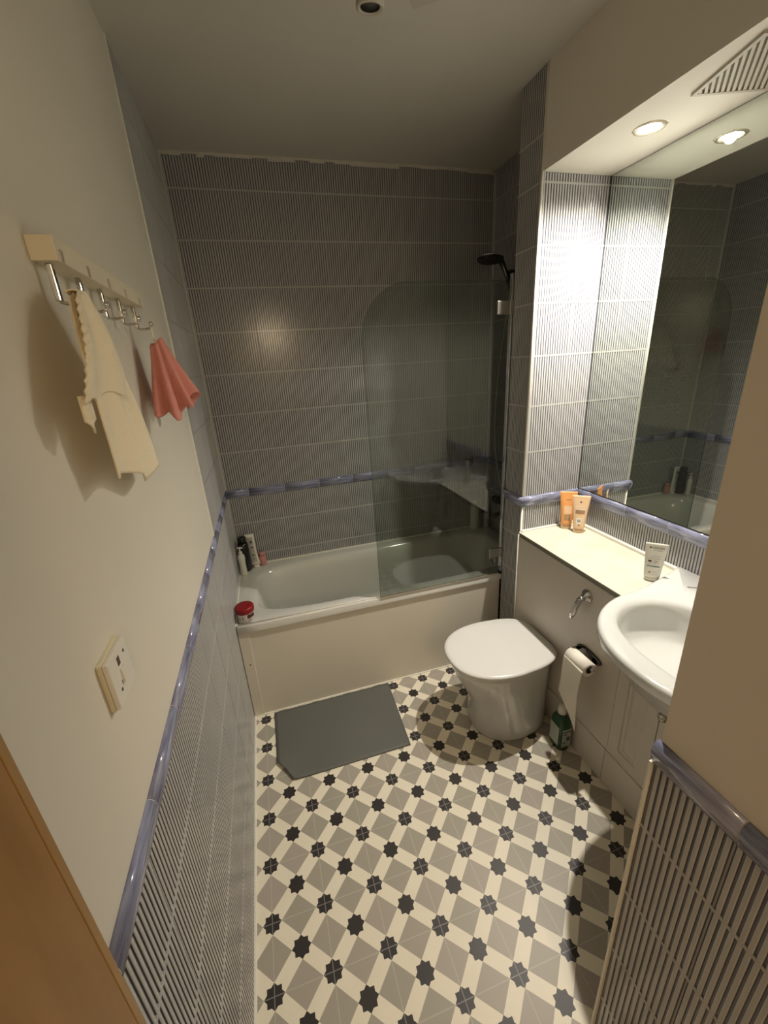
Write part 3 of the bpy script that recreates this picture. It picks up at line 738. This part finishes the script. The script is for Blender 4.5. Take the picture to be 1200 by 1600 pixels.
# behind the glass at the far right
e = bottle('body_wash_bottle', 'tall white bottle on the bath rim in the right corner behind the glass', 'bottle', (1.585, 1.690, zr), [(0, 0), (.028, 0), (.031, .004), (.031, .16), (.026, .18), (.016, .185)], 'bottlew')
MB().lathe([(.017, .185), (.017, .21), (0, .212)], (1.585, 1.690, zr), 'z', 24).build('cap', 'bottlew', e)
e = bottle('dark_bottle', 'black bottle right of the tall white bottle behind the glass screen', 'bottle', (1.655, 1.672, zr), [(0, 0), (.026, 0), (.029, .004), (.029, .11), (.022, .125)], 'blackpl')
MB().lathe([(.018, .125), (.018, .15), (0, .152)], (1.655, 1.672, zr), 'z', 24).build('cap', 'blackpl', e)
# toilet cleaner on the floor
e = empty('cleaner_bottle', (1.352, .432, 0), 'dark green bottle with white cap on the floor between toilet and boxing', 'bottle')
MB().loft([[(1.352+(a*.030)*math.copysign(abs(math.cos(q))**.7, math.cos(q)), .432+(a*.043)*math.copysign(abs(math.sin(q))**.7, math.sin(q)), z) for q in [2*PI*j/32 for j in range(32)]] for a, z in ((.9, .001), (1, .006), (1, .13), (.92, .15), (.6, .175), (.42, .185))], 0).build('body', 'green', e)
MB().lathe([(.016, .185), (.019, .187), (.017, .222), (.012, .228), (0, .229)], (1.352, .432, 0), 'z', 24).build('cap', 'bottlew', e)
MB().box((1.3212, .404, .030), (1.3225, .460, .128)).build('front_label', 'label', e)
MB().box((1.330, .3885, .030), (1.374, .3898, .128)).build('side_label', 'label', e)
for z0_, z1_, xa, xb_ in ((.112, .118, 1.332, 1.372), (.098, .103, 1.334, 1.352), (.062, .085, 1.352, 1.368), (.05, .055, 1.334, 1.350)):
    bx((xa, .388, z0_), (xb_, .3887, z1_), 'print', 'ink', e)

# ------------------------------------------------------------------ bath mat
mm_ = MB()
def matz(x, y):
    d = math.hypot(x-.10, y-.69); return .022*max(0, 1-d/.16)**2
def mat_mesh():
    poly = lambda v: None
    nx, ny = 40, 26; vt, vb = [], []
    for j in range(ny+1):
        for i in range(nx+1):
            u, v = i/nx, j/ny
            x = (.102+.0*v)*(1-u)+(.708+.016*v)*u - (.0)*(1-v)
            y = .647+(1.060-.647)*v + .006*u*0
            # clipped, curled near-left corner
            if u < .11 and v < .26:
                k = (1-u/.11)*(1-v/.26); x += .040*k; y += .055*k
            z = matz(x, y)
            vt.append((x, y, z+.006)); vb.append((x, y, z+.001))
    q = lambda i, j: j*(nx+1)+i
    mm_.add(vt, [(q(i,j), q(i+1,j), q(i+1,j+1), q(i,j+1)) for i in range(nx) for j in range(ny)], 0, True)
    mm_.add(vb, [(q(i,j), q(i,j+1), q(i+1,j+1), q(i+1,j)) for i in range(nx) for j in range(ny)], 0, True)
    o = (nx+1)*(ny+1)
    edge = [q(i,0) for i in range(nx+1)]+[q(nx,j) for j in range(1,ny+1)]+[q(i,ny) for i in range(nx-1,-1,-1)]+[q(0,j) for j in range(ny-1,0,-1)]
    for a, b in zip(edge, edge[1:]+edge[:1]): mm_.f.append([a, b, o+b, o+a]); mm_.m.append(0); mm_.sm.append(False)
mat_mesh()
bm_ = tag(mm_.build('bath_mat', 'rubber'), 'plain dark grey rubber mat on the floor against the bath panel', 'bath mat')

# ------------------------------------------------------------------ wall switch
sw = empty('switch_box', (0, -.12, 1.279), 'square cream surface-mounted switch with dark red window on the left wall', 'switch')
Y0, Y1, Z0, Z1 = -.159, -.083, 1.239, 1.318
bx((0, Y0-.001, Z0-.002), (.007, Y1+.001, Z1+.001), 'back_box', 'yellowed', sw, .001)
bx((.007, Y0, Z0), (.0145, Y1, Z1), 'face_plate', 'switch', sw, .0015)
bx((.0140, -.128, 1.292), (.0150, -.119, 1.306), 'neon_lamp', 'neon', sw)
r1 = bx((.0140, -.128, 1.262), (.0175, -.114, 1.286), 'rocker', 'switch', sw, .001)
for y, z in ((-.099, 1.300), (-.139, 1.259)): MB().lathe([(0, .0148), (.0028, .0150), (.0028, .0140)], (0, y, z), 'x', 12).build('screw', 'slot', sw)
bx((.0143, -.1325, 1.262), (.0149, -.1310, 1.270), 'cord_slot', 'slot', sw)

# ------------------------------------------------------------------ hook rail
hr_ = empty('hook_rail', (0, .28, 1.87), 'cream wooden coat rail with five chrome hooks on the left wall', 'coat rail')
RY_0, RY_1 = .042, .535
bx((0, RY_0, 1.8555), (.034, RY_1, 1.8875), 'rail', 'cream_wood', hr_, .0015)
for i, y in enumerate((.058, .163, .268, .378, .494)):
    m_ = MB()
    m_.box((.0343, y-.004, 1.8560), (.0355, y+.005, 1.872)); m_.build('hook_plate', 'grey_plate', hr_)
    h = MB(); h.box((.012, y-.0045, 1.806), (.020, y+.0045, 1.8555)); hk = h.build('hook', 'chrome', hr_, .0015)
    a = MB().tube([(.016, y, 1.810), (.018, y, 1.805), (.024, y, 1.803), (.036, y, 1.8035), (.0455, y, 1.806), (.048, y, 1.812)], [.0026]*6, 10)
    a.lathe([(0, 1.808), (.0030, 1.809), (.0046, 1.813), (.0046, 1.816), (.003, 1.8195), (0, 1.820)], (.048, y, 0), 'z', 14)
    a.build('hook_tip', 'chrome', hk)

# ------------------------------------------------------------------ cream muslin on the first hook
def cloth(name, m, W, fn, nx=60, ny=50, thick=.0022, parent=None):
    mb = MB(); mb.add([fn(i/nx, j/ny) for j in range(ny+1) for i in range(nx+1)],
                      [(j*(nx+1)+i, j*(nx+1)+i+1, (j+1)*(nx+1)+i+1, (j+1)*(nx+1)+i) for j in range(ny) for i in range(nx)], 0, True)
    o = mb.build(name, m, parent); s_ = o.modifiers.new('solid', 'SOLIDIFY'); s_.thickness = thick; s_.offset = 0
    return o
hx_, hy_, hz_ = .048, .050, 1.817
cl = empty('face_cloth', (hx_, hy_, 1.6), 'long cream muslin cloth with scalloped edge draped over the nearest hook', 'cloth')
def under_layer(u, v):
    y = hy_+(-.024+.050*u)*(1-v)+(-.095+.255*u)*v**.8-.025*(1-u)*math.sin(PI*v) + .004*math.sin(u*9+v*3)
    y += .035*v
    x = .040+.008*math.sin(PI*v*.8) - .004*v + .007*math.sin(u*13+1.5*v)*min(1, v*2.0)
    lo = 1.552-.042*u + .018*math.sin(u*7)*(1 if u > .5 else .4)
    z = hz_-.004+(lo-hz_)*v - .004*math.cos(u*PI*2)*(1-v)
    return (x, y, z)
def upper_layer(u, v):
    y = hy_+(-.028+.058*u)*(1-v)+(-.150+.256*u)*v**.8
    y += .025*v
    x = .050+.007*math.sin(PI*v) -.001*v + .0075*math.sin(u*11+.6)*min(1, v*1.8+.15)
    if u < .06: y += .0035*math.sin(v*70)
    lo = 1.662+.012*u + .006*math.sin(u*16)
    z = hz_+.002+(lo-hz_)*v - .008*abs(2*u-1)**2*(1-v)
    return (x, y, z)
cloth('under_layer', 'cream_cloth', 0, under_layer, parent=cl); cloth('upper_layer', 'cream_cloth', 0, upper_layer, parent=cl)
def fold(u, v):   # the piece passing over the hook tip
    t = PI*v; r = .0085
    return (.0425+r*math.cos(t)*1.0, hy_-.019+.040*u+.002*math.sin(t), hz_-.004+r*.8*math.sin(t)*(1-.35*abs(2*u-1)))
cloth('hook_fold', 'cream_cloth', 0, fold, 20, 12, parent=cl)
def corner(u, v):
    return (.047+.004*math.sin(u*6), -.072+.045*u, 1.676-.052*v*(1-.35*abs(2*u-1)))
cloth('folded_corner', 'cream_cloth', 0, corner, 14, 10, parent=cl)

# ------------------------------------------------------------------ pink wash cloth on the last hook
pk = empty('wash_mitt', (.048, .494, 1.7), 'dusty pink pleated cloth hanging by a white cord from the farthest hook', 'cloth')
def pleats(u, v):
    a = (u-.5)*2; q = .10+.90*v
    # gathered top, fan of pleats below, leaning out from the wall
    ang = -2.1+4.2*u
    rx, ry = .017+.042*v**1.1, .022+.062*v
    fold_ = 1+.20*math.sin(u*PI*13)*(.4+.6*v)
    x = .047+.010*v+rx*math.cos(ang)*fold_; y = .494+ry*math.sin(ang)*fold_
    z = 1.774-.012*math.cos(ang)*(1-v)*0-(.155+.022*math.sin(u*9)+.010*math.sin(u*37))*v+.010*(1-v)*math.cos(ang*1.5)
    return (x, y, z)
cloth('pleated_cloth', 'pink_cloth', 0, pleats, 150, 30, .0018, parent=pk)
def pleats2(u, v):
    ang = PI-1.3+2.6*u; rx, ry = .010+.022*v, .012+.040*v
    f = 1+.22*math.sin(u*PI*9)
    return (.050+rx*math.cos(ang)*f, .494+ry*math.sin(ang)*f, 1.770-(.150+.015*math.sin(u*8))*v)
cloth('inner_cloth', 'pink_cloth', 0, pleats2, 90, 24, .0018, parent=pk)
cm_ = MB(); cm_.tube([(.0475, .482, 1.776), (.047, .488, 1.790), (.046, .4935, 1.8085), (.047, .500, 1.790), (.048, .507, 1.778)], .0016, 8)
cm_.tube([(.052, .488, 1.775), (.049, .492, 1.786), (.0465, .494, 1.808)], .0014, 8); cm_.build('cord', 'paper', pk)

# ------------------------------------------------------------------ downlight, vent, ceiling spots
dl = empty('downlight', (*LIGHT, ZS), 'lit round recessed downlight in the underside of the bulkhead', 'downlight')
MB().lathe([(.033, .004), (.034, -.002), (.038, -.004), (.044, -.003), (.0465, 0), (.0465, .0005), (.033, .004)], (*LIGHT, ZS), 'z', 48, cap0=False, cap1=False).build('ring', 'ring', dl)
MB().lathe([(.0, .0095), (.031, .0095), (.031, .012), (0, .012)], (*LIGHT, ZS), 'z', 40).build('lamp', 'bulb', dl)
MB().lathe([(.033, .003), (.0335, .04)], (*LIGHT, ZS), 'z', 40, cap0=False, cap1=True).build('can', 'chrome', dl)

vn = empty('extractor_vent', (1.57, .24, ZS), 'beige slatted extractor fan grille beside the downlight in the bulkhead', 'vent')
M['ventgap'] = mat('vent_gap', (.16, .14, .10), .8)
V0 = Vector((1.515, .405)); d1 = Vector((.953, -.302)); d2 = Vector((-.283, -.959)); LW, LH = .200, .230
def vp(a, b): p = V0+d1*a+d2*b; return (p.x, p.y)
def prism(mb, pts, z0, z1): 
    N_ = len(pts); mb.loft([[(x, y, z0) for x, y in pts], [(x, y, z1) for x, y in pts]], 0, True, True, False)
f_ = MB(); fw = .010
for (a0, a1, b0, b1) in ((0, LW, 0, fw), (0, LW, LH-fw, LH), (0, fw, fw, LH-fw), (LW-fw, LW, fw, LH-fw)):
    prism(f_, [vp(a0, b0), vp(a1, b0), vp(a1, b1), vp(a0, b1)], ZS-.007, ZS)
f_.build('frame', 'vent', vn)
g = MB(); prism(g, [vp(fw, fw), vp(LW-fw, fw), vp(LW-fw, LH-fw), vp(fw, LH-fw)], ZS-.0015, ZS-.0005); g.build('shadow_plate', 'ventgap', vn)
sd = Vector((-.736, -.676)); sn = Vector((.676, -.736))    # slats cross the grille at a slant
def clip_line(c):
    # param line q(t)=c+sd*t ; clip to the grille interior
    t0, t1 = -1, 1
    rel = c-V0
    import itertools
    det = d1.x*d2.y-d1.y*d2.x
    def ab(v): return ((v.x*d2.y-v.y*d2.x)/det, (d1.x*v.y-d1.y*v.x)/det)
    A, B = ab(rel); DA, DB = ab(sd)
    for p, d, lo_, hi in ((A, DA, fw, LW-fw), (B, DB, fw, LH-fw)):
        ta, tb = (lo_-p)/d, (hi-p)/d
        if ta > tb: ta, tb = tb, ta
        t0, t1 = max(t0, ta), min(t1, tb)
    return (t0, t1) if t1-t0 > .006 else None
c0 = Vector(vp(LW/2, LH/2)); k = -14
while k <= 14:
    c = c0+sn*(.0125*k); tt = clip_line(c)
    if tt:
        a, b = c+sd*tt[0], c+sd*tt[1]; hw = sn*.0038
        s_ = MB(); prism(s_, [(a-hw).to_tuple(), (b-hw).to_tuple(), (b+hw).to_tuple(), (a+hw).to_tuple()], ZS-.0065, ZS-.0016); s_.build('slat', 'vent', vn, .001, 2)
    k += 1

sp = empty('ceiling_spotlight', (.70, .60, ZC), 'unlit pale cylindrical spotlight with its base plate on the ceiling', 'spotlight')
def tilted(mb):
    q = Matrix.Rotation(math.radians(9), 3, 'X'); c = Vector((.676, .580, 2.505))
    mb.v = [tuple(q @ (Vector(v)-c) + c) for v in mb.v]; return mb
tilted(MB().lathe([(.024, 2.505), (.030, 2.501), (.0345, 2.504), (.0345, 2.60), (.030, 2.610), (0, 2.612)], (.676, .580, 0), 'z', 36, cap0=False)).build('head', 'spot', sp)
M['spotface'] = mat('unlit_lamp', (.10, .095, .08), .3)
tilted(MB().lathe([(0, 2.509), (.0245, 2.509), (.0245, 2.515)], (.676, .580, 0), 'z', 30)).build('lamp_face', 'spotface', sp)
MB().tube([(.672, .578, 2.605), (.672, .578, ZC)], .006, 10).build('stem', 'spot', sp)
b1 = Vector((.842, .721)); bd1 = Vector((.81, -.586)); bd2 = Vector((-.586, -.81))
pp = MB(); prism(pp, [tuple(b1), tuple(b1+bd1*.1), tuple(b1+bd1*.1+bd2*.30), tuple(b1+bd2*.30)], 2.600, ZC); pp.build('base_plate', 'spot', sp, .002)
